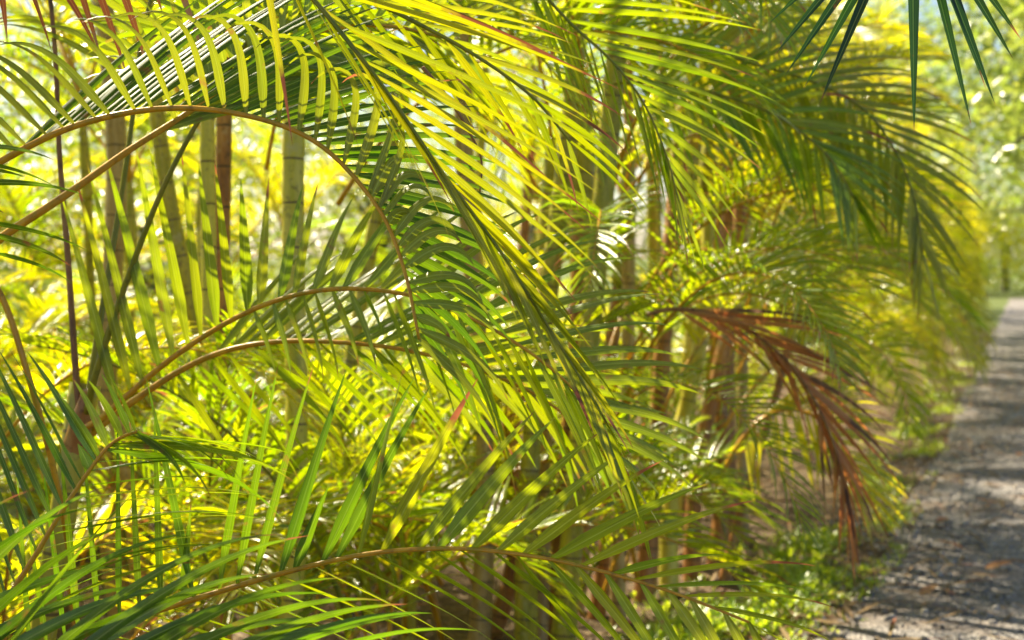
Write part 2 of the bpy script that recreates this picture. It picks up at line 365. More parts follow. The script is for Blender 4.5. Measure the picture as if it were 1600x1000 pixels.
#==SETTING==
# ------------------------------------------------------------------ ground
def groundmat():
    m, nt, out = newmat('ground'); tc = nd(nt, 'ShaderNodeTexCoord')
    n1 = nd(nt, 'ShaderNodeTexNoise', inp={'Scale': 0.9, 'Detail': 6.0}); nt.links.new(tc.outputs['Object'], n1.inputs[0])
    n2 = nd(nt, 'ShaderNodeTexNoise', inp={'Scale': 22.0, 'Detail': 6.0, 'Roughness': .7}); nt.links.new(tc.outputs['Object'], n2.inputs[0])
    near = ramp(nt, n2.outputs[0], [(0.35, (0.035, 0.02, 0.012)), (0.5, (0.10, 0.06, 0.03)), (0.68, (0.24, 0.17, 0.09))])
    lawn = ramp(nt, n2.outputs[0], [(0.35, (0.05, 0.09, 0.01)), (0.65, (0.13, 0.15, 0.02))])
    # distance into the hedge decides litter or lawn
    vm = nd(nt, 'ShaderNodeVectorMath', operation='DOT_PRODUCT'); vm.inputs[1].default_value = tuple(N); nt.links.new(tc.outputs['Object'], vm.inputs[0])
    f = math_(nt, 'MULTIPLY', math_(nt, 'SUBTRACT', math_(nt, 'MULTIPLY_ADD', n1.outputs[0], 1.5, vm.outputs['Value']), 5.2), 1.2, clamp=True)
    f2 = math_(nt, 'MULTIPLY', math_(nt, 'SUBTRACT', -3.0, vm.outputs['Value']), 1.0, clamp=True)
    vu = nd(nt, 'ShaderNodeVectorMath', operation='DOT_PRODUCT'); vu.inputs[1].default_value = tuple(U); nt.links.new(tc.outputs['Object'], vu.inputs[0])
    f2 = math_(nt, 'MAXIMUM', f2, math_(nt, 'MULTIPLY', math_(nt, 'SUBTRACT', vu.outputs['Value'], 30.0), .5, clamp=True))
    col = mixc(nt, math_(nt, 'MAXIMUM', f, f2), near, lawn)
    pb = nd(nt, 'ShaderNodeBsdfPrincipled', inp={'Roughness': .9}); nt.links.new(col, pb.inputs['Base Color'])
    bp = nd(nt, 'ShaderNodeBump', inp={'Strength': .8, 'Distance': .03}); nt.links.new(n2.outputs[0], bp.inputs['Height']); nt.links.new(bp.outputs[0], pb.inputs['Normal'])
    nt.links.new(pb.outputs[0], out.inputs[0]); return m
def pathmat():
    m, nt, out = newmat('gravel'); tc = nd(nt, 'ShaderNodeTexCoord')
    vo = nd(nt, 'ShaderNodeTexVoronoi', inp={'Scale': 70.0}); nt.links.new(tc.outputs['Object'], vo.inputs[0])
    n1 = nd(nt, 'ShaderNodeTexNoise', inp={'Scale': 2.2, 'Detail': 8.0, 'Roughness': .65}); nt.links.new(tc.outputs['Object'], n1.inputs[0])
    st = ramp(nt, vo.outputs['Color'], [(0.1, (0.08, 0.075, 0.080)), (0.5, (0.20, 0.185, 0.19)), (0.9, (0.40, 0.37, 0.36))])
    col = mixc(nt, math_(nt, 'MULTIPLY', math_(nt, 'SUBTRACT', n1.outputs[0], .48), 4, clamp=True), st, (0.15, 0.105, 0.075))
    nw = nd(nt, 'ShaderNodeTexNoise', inp={'Scale': .8, 'Detail': 4.0}); nt.links.new(tc.outputs['Object'], nw.inputs[0])
    col = mixc(nt, 1.0, col, ramp(nt, nw.outputs[0], [(.35, (.7, .68, .66)), (.65, (1.2, 1.2, 1.22))]), 'MULTIPLY')
    pb = nd(nt, 'ShaderNodeBsdfPrincipled', inp={'Roughness': .75}); nt.links.new(col, pb.inputs['Base Color'])
    bp = nd(nt, 'ShaderNodeBump', inp={'Strength': .9, 'Distance': .012}); nt.links.new(vo.outputs['Distance'], bp.inputs['Height']); nt.links.new(bp.outputs[0], pb.inputs['Normal'])
    nt.links.new(pb.outputs[0], out.inputs[0]); return m
M['ground'] = groundmat(); M['path'] = pathmat()
mb = MB(); S = 900.0; g = [(-S, -S), (S, -S), (S, S), (-S, S)]
mb.v = [Vector((x, y, 0)) for x, y in g]; mb.uv = g; mb.f = [(0, 1, 2, 3)]
tag(link('ground', mb.mesh('ground', M['ground'], smooth=False)), kind='structure')
mb = MB(); rg = random.Random(3); rows = []; uvs = []
for i in range(119):
    a = -6 + i * .5; l = .64 + .03 * math.sin(a * .9) + .17 * min(1, max(0, 6.5 - a)) + rg.uniform(-.02, .02); rr = -3.2 + rg.uniform(-.05, .05)
    rows.append([H(a, l, .004), H(a, (l + rr) / 2, .035), H(a, rr, .004)]); uvs.append([(0, a), (1, a), (2, a)])
mb.strip(rows, uvs); tag(link('gravel_path', mb.mesh('gravel_path', M['path'])), kind='structure')

# small loose stones on the path
mb = MB(); rg = random.Random(5)
def stone(mb, c, r):
    b = len(mb.v); q = [Vector((math.cos(a), math.sin(a), 0)) * r * rg.uniform(.7, 1.2) for a in (0, 1.25, 2.5, 3.75, 5.0)]
    for p in q: mb.v.append(c + p); mb.uv.append((0, 0))
    for p in q: mb.v.append(c + p * .6 + Vector((0, 0, r * .7))); mb.uv.append((0, 0))
    for i in range(5): j = (i + 1) % 5; mb.f.append((b + i, b + j, b + 5 + j, b + 5 + i))
    mb.f.append((b + 5, b + 6, b + 7, b + 8, b + 9))
for i in range(5200):
    a = 4 + 22 * rg.random() ** 1.6; bb = rg.uniform(-.7, 1.1)
    stone(mb, H(a, bb, .012), rg.uniform(.005, .02))
m, nt, out = newmat('stone'); geo = nd(nt, 'ShaderNodeNewGeometry')
pb = nd(nt, 'ShaderNodeBsdfPrincipled', inp={'Roughness': .6}); nt.links.new(ramp(nt, geo.outputs['Random Per Island'], [(0, (.12, .11, .11)), (.6, (.28, .25, .24)), (1, (.5, .46, .42))]), pb.inputs['Base Color'])
nt.links.new(pb.outputs[0], out.inputs[0]); M['stone'] = m
tag(link('loose_gravel', mb.mesh('loose_gravel', m, smooth=False)), 'small loose stones scattered over the grey gravel path', 'gravel', kind='stuff')

# low weeds on the verge between hedge and path, leaf litter under the palms
def herb(mb, c, h, rg):
    for k in range(rg.randint(4, 7)):
        a = rg.uniform(0, 6.28); d = Vector((math.cos(a), math.sin(a), rg.uniform(.5, 1.8)))
        leaflet(mb, c + Vector((rg.uniform(-.03, .03), rg.uniform(-.03, .03), h * rg.uniform(0, .6))), d, h * rg.uniform(.5, 1), h * rg.uniform(.12, .35), Vector((-math.sin(a), math.cos(a), 0)), 1.2, 1, 0, 3, .2)
mb = MB(); rg = random.Random(11)
for i in range(7000):
    a = 5.0 + 16 * rg.random() ** 1.5; b = (.84 if a < 6.2 else .70) + rg.gauss(.12, .12) * (1.6 if a < 7.5 else 1)
    if a < 6.8 and b < .8 : b += .15
    cl = math.sin(a * 3.1 + 1) * math.sin(b * 9 + a) + rg.uniform(-.4, .4)
    if b < .58 or cl < (-.35 if a < 7.6 else .25): continue
    herb(mb, H(a, b, 0), rg.uniform(.025, .075) * (1.25 if b > .9 else .8), rg)
tag(link('weeds', mb.mesh('weeds', M['herb'])), 'low bright green weeds along the left edge of the gravel path', 'weeds', kind='stuff')
mb = MB(); rg = random.Random(12)
for i in range(6400):
    a = rg.uniform(2.5, 20); b = rg.uniform(.9, 5.0)
    if i > 5200: b = .95 - 1.7 * rg.random() ** 1.6
    th = rg.uniform(0, 6.28)
    leaflet(mb, H(a, b, .012 + rg.uniform(0, .03)), Vector((math.cos(th), math.sin(th), rg.uniform(-.02, .25))), rg.uniform(.06, .35), rg.uniform(.012, .03), Vector((-math.sin(th), math.cos(th), rg.uniform(-.3, .3))), .3, 1, 0, 3, .3)
M['litter'] = leafmat('leaf_litter', (0.10, 0.05, 0.025), (0.26, 0.17, 0.08), (0.05, 0.02, 0.01), (0.10, 0.05, 0.02), brown=.2, rough=.7)
tag(link('leaf_litter', mb.mesh('leaf_litter', M['litter'])), 'dry brown palm leaf litter on the ground under the hedge', 'leaf litter', kind='stuff')
#==HEROES==
# ------------------------------------------------------------------ the near palms whose fronds can be told apart
def pcane(parent, x1, y1, x2, y2, d, wpx, top, mat, shaft=True, d2=None):
    return cane(parent, P(x1, y1, d), P(x2, y2, d2 or d), wpx / 2 / FPX * d, top, mat, shaft)
def at_ground(px, d): p = P(px, 500, d); return Vector((p.x, p.y, 0))
GP = 'golden cane palms of the hedge'
palmA = thing('golden_cane_palm', at_ground(70, 3.1), 'nearest golden cane palm at the left edge, its long orange-stalked fronds arching across', 'palm', GP)
tA = pcane(palmA, 78, 930, 110, 740, 3.1, 44, 1.22, 'cane_g', shaft=False)
def petiole_frond(parent, pts, r, **kw): return hero(parent, pts, r, **kw)
G_ = lambda *a: list(a)
# base sheath at the top of the near cane
mb = MB(); q = [P(110, 745, 3.1), P(118, 700, 3.08), P(128, 655, 3.05), P(137, 612, 3.02)]
mb.tube(q, [.031, .03, .022, .012], 12); s = link('leaf_sheath', mb.mesh('leaf_sheath', M['cane_b'], q[0])); s.parent = palmA; s.location = q[0] - palmA.location
# the big arch over the left half
hero(palmA, [(-130, 345, 2.45), (-70, 297, 2.42), (0, 253, 2.4), (100, 203, 2.38), (200, 176, 2.36), (300, 169, 2.35), (400, 184, 2.35), (480, 214, 2.34), (540, 262, 2.33), (600, 340, 2.3), (634, 430, 2.28), (655, 530, 2.26)], (.0078, .0025), [
    dict(n=25, t0=.14, t1=.80, pw=2.0, jit=.45, pull=(200, .8), mat='leaf_o', keys=[(0, 128, 260, -.25, 1.0, 15, 60), (.25, 132, 235, -.25, 1.0, 16, 60), (.36, 128, 215, -.2, 1.0, 17, 55), (.46, 104, 225, -.15, 1.9, 16, 40), (.54, 93, 225, -.12, 2.6, 17, 22), (.62, 86, 225, -.1, 3.1, 18, 10), (.70, 78, 220, -.1, 3.5, 19, 0), (.80, 64, 200, -.1, 3.5, 20, 0)]),
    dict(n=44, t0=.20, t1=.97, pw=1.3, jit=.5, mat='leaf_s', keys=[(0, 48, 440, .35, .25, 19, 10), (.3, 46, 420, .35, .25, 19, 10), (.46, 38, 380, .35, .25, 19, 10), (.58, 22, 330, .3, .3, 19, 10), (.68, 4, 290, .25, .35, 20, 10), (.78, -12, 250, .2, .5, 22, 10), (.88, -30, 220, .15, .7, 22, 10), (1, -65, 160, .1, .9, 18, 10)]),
    dict(n=14, t0=.78, t1=1.0, pw=1.6, jit=.8, pull=(-60, .5), mat='leaf_o', keys=[(.78, 60, 120, -.2, 1.9, 24, 0), (.88, 45, 130, -.2, 2.4, 24, 0), (1, -40, 200, -.15, 1.0, 20, 0)])],
    'leaf_n', 'rachis', 'large frond arching from the left edge, its upper leaflets curled over like hooks', 21, 16)
# left lower frond with thin leaflets
hero(palmA, [(-70, 1080, 2.25), (0, 955, 2.25), (55, 868, 2.25), (105, 786, 2.25), (157, 712, 2.25), (185, 686, 2.25), (214, 674, 2.22)], (.0065, .0025), [
    dict(n=17, t0=.12, t1=.86, pw=1.2, jit=.5, keys=[(0, 38, 380, -.1, .7, 10, 76), (.5, 14, 400, -.1, .55, 10, 76), (.85, 4, 330, -.1, .6, 10, 70)]),
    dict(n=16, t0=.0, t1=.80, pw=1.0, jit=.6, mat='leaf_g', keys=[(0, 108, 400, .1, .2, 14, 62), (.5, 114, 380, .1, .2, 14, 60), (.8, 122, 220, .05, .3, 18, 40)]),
    dict(n=6, t0=.78, t1=1, pw=1.0, jit=.9, keys=[(.78, 118, 130, .0, .3, 20, 10), (1, 110, 100, 0, .6, 16, 0)]),
    dict(n=8, t0=.86, t1=1, pw=1.3, jit=.8, keys=[(.86, -5, 330, -.1, .9, 16, 30), (.93, 6, 260, -.2, 1.3, 20, 20), (1, -30, 130, -.3, 1.6, 22, 0)])],
    'leaf_n', 'rachis', 'frond rising at the lower left with thin comb-like leaflets', 22, 14)
# dark near leaflets at the bottom left
hero(palmA, [(-300, 950, 1.95), (-180, 1010, 1.95), (-80, 1045, 1.95), (40, 1065, 1.95), (160, 1080, 1.95), (300, 1110, 1.95)], (.007, .003), [
    dict(n=15, t0=.1, t1=1, pw=1.0, jit=.9, keys=[(0, 56, 330, .1, .75, 17, 40), (.3, 50, 400, .1, .8, 20, 35), (.6, 36, 460, .1, .65, 20, 25), (1, 27, 460, .1, .55, 21, 20)]),
    dict(n=9, t0=.25, t1=1, pw=1.0, jit=1, keys=[(0, 34, 360, .3, .7, 20, 25), (1, 20, 420, .2, .5, 22, 15)])],
    'leaf_g', 'rachis', 'lowest frond at the bottom left corner with dark glossy leaflets', 23, 14)
# second arch, centre left
hero(palmA, [(128, 672, 3.0), (165, 648, 2.98), (260, 566, 2.95), (360, 501, 2.9), (450, 464, 2.85), (540, 451, 2.8), (640, 461, 2.75), (720, 490, 2.7), (800, 532, 2.65), (880, 592, 2.6), (940, 666, 2.58), (985, 748, 2.55)], (.0078, .002), [
    dict(n=34, t0=.07, t1=.99, pw=1.6, jit=.6, keys=[(0, 103, 330, -.1, .15, 25, 20), (.15, 101, 350, -.1, .15, 27, 15), (.25, 97, 300, -.1, .15, 28, 10), (.33, 90, 220, -.1, .3, 29, 5), (.42, 76, 170, -.1, .6, 28, 0), (.52, 50, 190, -.1, .6, 26, 0), (.62, 34, 260, -.05, .55, 25, 0), (.72, 22, 280, 0, .5, 25, 0), (.82, 6, 240, 0, .5, 23, 0), (.92, -22, 190, 0, .6, 20, 0), (1, -58, 140, 0, .7, 16, 0)]),
    dict(n=27, t0=.34, t1=1.0, pw=1.2, jit=1, keys=[(.3, -70, 120, -.3, 1.0, 18, 20), (.5, -66, 150, -.3, 1.0, 20, 20), (.62, -62, 260, -.2, .7, 22, 20), (.8, -62, 240, -.2, .7, 20, 20), (1, -72, 140, -.1, .5, 16, 0)])],
    'leaf_n', 'rachis', 'middle arching frond with tall broad upright leaflets, ending in a green fan at the centre', 24, 14)
hero(palmA, [(128, 690, 3.1), (190, 640, 3.1), (280, 580, 3.1), (360, 546, 3.08), (450, 533, 3.05), (560, 537, 3.0), (650, 550, 3.0), (740, 575, 3.0), (830, 612, 3.0), (905, 665, 3.0)], (.0088, .0025), [
    dict(n=26, t0=.30, t1=1, pw=1.4, jit=.8, keys=[(0, 70, 220, .2, .4, 24, 10), (.4, 42, 270, .2, .4, 26, 0), (.7, 16, 280, .2, .4, 26, 0), (1, -20, 190, .1, .5, 20, 0)]),
    dict(n=26, t0=.22, t1=1, pw=1.2, jit=1, keys=[(0, -50, 240, .1, .5, 24, 20), (.5, -42, 260, .1, .6, 25, 20), (1, -60, 170, 0, .5, 20, 0)])],
    'leaf_n', 'rachis', 'frond with the bright orange stalk curving just below the middle arch', 25, 12)
# long bottom frond
hero(palmA, [(-60, 1085, 2.42), (60, 1020, 2.4), (150, 985, 2.38), (250, 953, 2.36), (370, 916, 2.34), (440, 896, 2.33), (520, 876, 2.32), (600, 862, 2.31), (690, 857, 2.3), (760, 860, 2.3), (850, 872, 2.3), (930, 890, 2.3), (1010, 912, 2.3), (1080, 936, 2.3), (1170, 972, 2.3)], (.007, .0022), [
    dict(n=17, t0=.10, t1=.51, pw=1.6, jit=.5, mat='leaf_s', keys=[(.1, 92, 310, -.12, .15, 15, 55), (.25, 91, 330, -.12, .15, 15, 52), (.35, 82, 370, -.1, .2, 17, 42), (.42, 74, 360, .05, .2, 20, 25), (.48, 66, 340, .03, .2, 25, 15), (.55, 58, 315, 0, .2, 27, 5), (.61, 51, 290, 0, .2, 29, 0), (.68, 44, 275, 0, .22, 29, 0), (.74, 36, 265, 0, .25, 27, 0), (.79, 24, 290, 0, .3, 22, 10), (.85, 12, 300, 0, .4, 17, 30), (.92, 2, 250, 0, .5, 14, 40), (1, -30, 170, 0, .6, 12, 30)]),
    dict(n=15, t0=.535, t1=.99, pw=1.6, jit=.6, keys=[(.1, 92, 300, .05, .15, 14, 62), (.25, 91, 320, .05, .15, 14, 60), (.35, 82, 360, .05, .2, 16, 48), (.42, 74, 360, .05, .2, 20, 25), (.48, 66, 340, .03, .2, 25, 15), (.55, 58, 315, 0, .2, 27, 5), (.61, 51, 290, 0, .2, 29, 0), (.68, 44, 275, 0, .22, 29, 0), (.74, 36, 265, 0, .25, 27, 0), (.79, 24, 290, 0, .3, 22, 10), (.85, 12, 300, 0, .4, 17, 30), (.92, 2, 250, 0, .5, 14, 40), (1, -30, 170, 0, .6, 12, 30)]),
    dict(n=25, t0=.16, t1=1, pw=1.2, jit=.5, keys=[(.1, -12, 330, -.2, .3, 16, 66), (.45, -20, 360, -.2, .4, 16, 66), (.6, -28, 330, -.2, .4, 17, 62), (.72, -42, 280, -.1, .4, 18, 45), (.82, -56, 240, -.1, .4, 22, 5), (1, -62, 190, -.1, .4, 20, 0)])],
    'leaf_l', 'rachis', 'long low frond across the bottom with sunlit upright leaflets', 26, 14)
# stalks radiating up from the near cane, fronds spreading above
hero(palmA, [(137, 640, 3.02), (143, 590, 3.05), (157, 500, 3.1), (185, 335, 3.15), (205, 200, 3.2), (222, 60, 3.2), (262, -80, 3.2), (340, -190, 3.2)], (.0085, .004), [
    dict(n=22, t0=.6, t1=1, keys=[(.6, 150, 260, .1, .9, 24, 0), (1, 120, 300, .1, 1.2, 24, 0)]), dict(n=22, t0=.6, t1=1, keys=[(.6, 40, 260, .1, .9, 24, 0), (1, 10, 330, .1, 1.2, 24, 0)])],
    'leaf', 'rachis_g', 'upright frond on a dark green stalk rising from the near cane', 27, 8)
hero(palmA, [(137, 645, 3.02), (148, 590, 2.98), (190, 462, 2.95), (250, 305, 2.9), (312, 185, 2.88), (390, 60, 2.9), (480, -60, 2.9)], (.0085, .004), [
    dict(n=22, t0=.7, t1=1, keys=[(.7, 160, 260, .1, .9, 24, 0), (1, 120, 300, .1, 1.2, 24, 0)]), dict(n=22, t0=.7, t1=1, keys=[(.7, 10, 260, .1, .7, 24, 0), (1, 0, 330, .1, 1.0, 24, 0)])],
    'leaf', 'rachis_g', 'upright frond on an olive stalk leaning right from the near cane', 28, 8)
hero(palmA, [(128, 660, 3.05), (120, 600, 3.05), (106, 400, 3.1), (93, 240, 3.15), (86, 80, 3.2), (70, -90, 3.2)], (.008, .005), [
    ],
    'dead', 'rachis_b', 'upright dried brown stalk near the left edge', 29, 8)
hero(palmA, [(-60, 425, 2.75), (0, 373, 2.75), (60, 333, 2.75), (110, 300, 2.76), (200, 236, 2.78), (300, 172, 2.8), (400, 100, 2.85), (500, 50, 2.9), (600, 40, 2.9), (700, 60, 2.9)], (.0095, .003), [
    dict(n=20, t0=.45, t1=1, keys=[(.4, 115, 230, .1, .8, 24, 0), (.7, 90, 200, .1, .6, 24, 0), (1, 30, 200, .1, .8, 20, 0)]),
    dict(n=24, t0=.42, t1=1, keys=[(.4, 20, 300, .2, .6, 25, 10), (.7, -10, 300, .2, .6, 25, 10), (1, -50, 200, .1, .5, 20, 10)])],
    'leaf_n', 'rachis', 'frond with an orange stalk slanting up behind the large arch', 30, 9)
hero(palmA, [(-30, 405, 2.6), (10, 480, 2.6), (42, 580, 2.6), (68, 670, 2.62), (92, 770, 2.65), (108, 860, 2.7)], (.006, .006), [], 'leaf', 'rachis', 'bare orange stalk at the left edge', 31)
# shiny leaflets entering at the left edge
hero(palmA, [(-330, 180, 2.3), (-200, 220, 2.3), (-110, 260, 2.3), (-50, 320, 2.3), (-15, 400, 2.3)], (.006, .003), [
    dict(n=11, t0=.2, t1=1, jit=.8, keys=[(0, 20, 260, 0, .8, 16, 30), (.6, 0, 230, 0, .5, 16, 40), (1, -15, 150, 0, .5, 15, 40)])], 'leaf_g', 'rachis', 'dark glossy leaflets reaching in from the left edge', 32)
# dead leaflets hanging at the top left
hero(palmA, [(-120, -110, 2.7), (-20, -80, 2.7), (80, -60, 2.7), (170, -55, 2.7), (260, -75, 2.7)], (.006, .003), [
    dict(n=8, t0=.3, t1=1, jit=1.3, keys=[(0, -78, 150, 0, .4, 18, 10), (1, -68, 190, 0, .4, 18, 10)])], 'dead_d', 'rachis_b', 'withered brown leaflets hanging at the top left', 33)

palmB = thing('golden_cane_palm', at_ground(390, 4.5), 'golden cane palm with pale yellow and ringed green canes behind the large arch', 'palm', GP)
B1 = pcane(palmB, 326, 870, 329, 180, 4.35, 25, 2.75, 'cane_y'); B2 = pcane(palmB, 352, 870, 343, 190, 4.55, 26, 2.95, 'cane_b')
B3 = pcane(palmB, 452, 700, 474, 215, 4.2, 36, 2.65, 'cane_y'); B4 = pcane(palmB, 196, 900, 160, 220, 5.3, 34, 2.7, 'cane_t')
B5 = pcane(palmB, 322, 560, 272, 270, 5.0, 26, 2.3, 'cane_g'); B6 = pcane(palmB, 215, 880, 192, 730, 4.7, 28, 1.0, 'cane_t', False)
pcane(palmB, 540, 600, 596, 330, 5.2, 24, 2.4, 'cane_g')
# bundle of fronds sweeping down from the top centre, brown tips
hero(palmB, [(330, -190, 2.2), (430, -70, 2.2), (520, 35, 2.18), (600, 138, 2.16), (690, 268, 2.15), (780, 390, 2.15), (850, 500, 2.15), (900, 580, 2.15), (950, 665, 2.15)], (.005, .0018), [
    dict(n=25, t0=.10, t1=.97, pw=1.2, jit=.7, keys=[(0, -12, 540, 0, .2, 12, 30), (.2, -18, 520, 0, .22, 12, 30), (.4, -30, 420, 0, .3, 12, 30), (.6, -44, 280, 0, .3, 13, 30), (.8, -52, 220, 0, .35, 12, 20), (1, -62, 150, 0, .3, 12, 10)]),
    dict(n=19, t0=.12, t1=1, pw=1.2, jit=.8, keys=[(0, -74, 330, -.1, .3, 14, 40), (.2, -62, 330, -.1, .3, 14, 45), (.4, -58, 330, -.1, .3, 14, 45), (.7, -64, 260, -.1, .3, 13, 40), (1, -70, 160, 0, .3, 12, 10)])],
    'leaf_t', 'rachis_g', 'frond sweeping down from the top centre with brown burnt leaflet tips', 41, 13)
hero(palmB, [(390, -120, 2.5), (520, -30, 2.5), (640, 30, 2.5), (740, 85, 2.5), (830, 150, 2.5), (890, 220, 2.52)], (.006, .0022), [
    dict(n=13, t0=.15, t1=1, pw=1.2, jit=.9, keys=[(0, 10, 300, .1, .4, 13, 20), (.5, -8, 300, .1, .4, 13, 20), (1, -40, 190, .1, .5, 14, 10)]),
    dict(n=11, t0=.15, t1=1, pw=1.2, jit=.9, keys=[(0, -50, 260, 0, .5, 18, 40), (.5, -50, 240, 0, .5, 17, 40), (1, -70, 160, 0, .5, 12, 10)])],
    'leaf_t', 'rachis_g', 'thinner frond crossing the top centre above the burnt-tipped one', 42, 12)
# dangling withered strands
hero(palmB, [(660, 105, 2.3), (690, 140, 2.3), (715, 175, 2.3), (735, 210, 2.3), (752, 250, 2.3), (750, 300, 2.3)], (.0035, .0012), [], 'dead', 'rachis_b', 'thin withered brown strand at the top centre', 43)

palmC = thing('golden_cane_palm', at_ground(900, 5.4), 'golden cane palm with dark canes lit along one side at the top centre', 'palm', GP)
C = []
for a in [(742, 950, 740, 40, 5.0, 30, 2.8, 'cane_t'), (845, 720, 885, 60, 5.0, 32, 3.0, 'cane_g'), (925, 500, 955, 150, 4.8, 34, 2.9, 'cane_g'), (1018, 700, 1022, 280, 6.4, 18, 3.0, 'cane_g'), (905, 640, 915, 200, 6.0, 24, 3.1, 'cane_t'),
          (780, 900, 800, 780, 5.6, 26, 1.2, 'cane_b'), (838, 980, 845, 760, 5.4, 30, 1.5, 'cane_t'), (880, 980, 890, 740, 5.2, 34, 1.7, 'cane_b')]:
    C.append(pcane(palmC, *a))
hero(palmC, [(740, -110, 2.95), (820, -40, 2.95), (890, 35, 2.93), (955, 95, 2.9), (1005, 160, 2.88), (1040, 240, 2.86), (1062, 320, 2.85)], (.0045, .0016), [
    dict(n=22, t0=.12, t1=1, pw=1.3, jit=.6, keys=[(0, 2, 340, -.1, .15, 15, 25), (.3, -4, 330, -.1, .2, 15, 20), (.5, -14, 280, -.1, .3, 16, 10), (.7, -30, 210, -.1, .35, 16, 0), (.85, -52, 180, 0, .4, 15, 0), (1, -72, 130, 0, .4, 13, 0)]),
    dict(n=20, t0=.15, t1=1, pw=1.3, jit=.8, keys=[(0, -60, 250, -.1, .6, 18, 50), (.4, -72, 220, -.1, .5, 18, 50), (.7, -76, 190, 0, .5, 16, 40), (1, -84, 120, 0, .4, 12, 10)])],
    'leaf_l', 'rachis_g', 'yellow-green sunlit frond fanning right at the top centre', 51, 12)

palmD = thing('golden_cane_palm', at_ground(1100, 6.4), 'golden cane palm whose orange-brown canes crowd the hedge foot right of centre', 'palm', GP)
Dc = []
for a in [(1138, 850, 1138, 230, 7.2, 30, 3.4, 'cane_b'), (1160, 850, 1166, 230, 7.4, 18, 3.2, 'cane_t'), (930, 980, 945, 780, 5.9, 24, 1.4, 'cane_b'), (968, 960, 972, 760, 5.8, 22, 1.6, 'cane_t'), (1003, 960, 1018, 780, 6.2, 28, 1.8, 'cane_b'),
          (1045, 960, 1065, 740, 6.3, 26, 1.8, 'cane_y'), (1078, 950, 1100, 760, 6.6, 24, 1.9, 'cane_b'), (1118, 900, 1120, 720, 6.9, 24, 2.0, 'cane_b'), (1028, 940, 1052, 770, 6.9, 16, 1.5, 'cane_y'), (1132, 900, 1190, 690, 6.6, 13, 1.1, 'cane_b')]:
    Dc.append(pcane(palmD, *a))
hero(palmD, [(1010, 492, 4.6), (1050, 483, 4.6), (1100, 487, 4.6), (1160, 510, 4.6), (1225, 560, 4.6), (1275, 630, 4.55), (1308, 710, 4.5), (1330, 800, 4.5)], (.008, .003), [
    dict(n=34, t0=.1, t1=1, pw=1.4, spin=1.2, jit=2.0, keys=[(0, 0, 170, 0, .4, 18, 20), (.3, -12, 235, 0, .4, 20, 20), (.55, -38, 235, 0, .5, 20, 20), (.8, -68, 180, 0, .4, 18, 20), (1, -86, 120, 0, .3, 12, 10)]),
    dict(n=34, t0=.1, t1=1, pw=1.4, spin=1.2, jit=2.0, keys=[(0, -25, 170, 0, .5, 18, 20), (.3, -45, 210, 0, .5, 20, 20), (.55, -66, 190, 0, .4, 20, 20), (.8, -86, 150, 0, .3, 18, 20), (1, -92, 110, 0, .3, 12, 10)])],
    'dead', 'rachis_b', 'dead reddish brown frond drooping towards the path', 61, 9)
hero(palmD, [(1120, 760, 5.6), (1150, 700, 5.6), (1190, 655, 5.6), (1240, 640, 5.6), (1290, 662, 5.55), (1328, 715, 5.5), (1348, 780, 5.5)], (.012, .004), [
    dict(n=24, t0=.25, t1=1, pw=1.0, jit=.8, keys=[(0, -95, 110, -.2, .4, 26, 10), (.5, -78, 130, -.2, .4, 26, 10), (1, -80, 90, -.1, .3, 20, 0)]),
    dict(n=24, t0=.25, t1=1, pw=1.2, jit=.8, keys=[(0, 70, 130, .2, .8, 26, 10), (.5, 20, 150, .2, 1, 26, 10), (1, -50, 100, .1, .3, 20, 0)])],
    'leaf_y', 'rachis', 'low yellowing frond bent over the hedge foot', 62, 8)

palmE = thing('golden_cane_palm', H(7.5, 1.9), 'golden cane palm with a blue-green frond arching out towards the path at the upper right', 'palm', GP)
E = [cane(palmE, H(7.5 + x, 1.9 + y), H(7.5 + x * 1.2, 1.9 + y * 1.2, 2), .034, t_, m_) for x, y, t_, m_ in [(0, 0, 3.0, 'cane_g'), (.25, .2, 2.6, 'cane_b'), (-.2, .3, 2.2, 'cane_y'), (.5, -.05, 1.7, 'cane_b')]]
hero(palmE, [(1000, 60, 4.8), (1080, 75, 4.75), (1180, 100, 4.7), (1280, 132, 4.6), (1350, 172, 4.55), (1398, 235, 4.5), (1428, 310, 4.5), (1442, 395, 4.5)], (.008, .003), [
    dict(n=28, t0=.1, t1=1, pw=1.2, jit=.7, keys=[(0, 60, 190, .2, .8, 26, 10), (.4, 18, 200, .1, .7, 27, 10), (.7, -25, 190, 0, .6, 26, 10), (1, -75, 110, 0, .3, 20, 0)]),
    dict(n=28, t0=.1, t1=1, pw=1.2, jit=.7, keys=[(0, -70, 170, -.2, .6, 26, 20), (.4, -72, 180, -.2, .6, 27, 20), (.7, -88, 170, 0, .4, 26, 20), (1, -98, 110, 0, .3, 20, 0)])],
    'leaf_b', 'rachis_g', 'blue-green shaded frond arching out to the path', 71, 9)
hero(palmE, [(960, 130, 4.6), (1040, 130, 4.55), (1130, 150, 4.5), (1210, 180, 4.45), (1290, 240, 4.4), (1335, 310, 4.4)], (.007, .003), [
    dict(n=24, t0=.1, t1=1, pw=1.2, jit=.7, keys=[(0, 60, 190, .2, .8, 26, 10), (.4, 28, 200, .1, .7, 27, 10), (.7, -15, 190, 0, .6, 26, 10), (1, -65, 110, 0, .3, 20, 0)]),
    dict(n=24, t0=.1, t1=1, pw=1.2, jit=.7, keys=[(0, -60, 170, -.2, .6, 26, 20), (.4, -62, 180, -.2, .6, 27, 20), (.7, -78, 170, 0, .4, 26, 20), (1, -88, 110, 0, .3, 20, 0)])],
    'leaf', 'rachis_g', None, 72, 8)

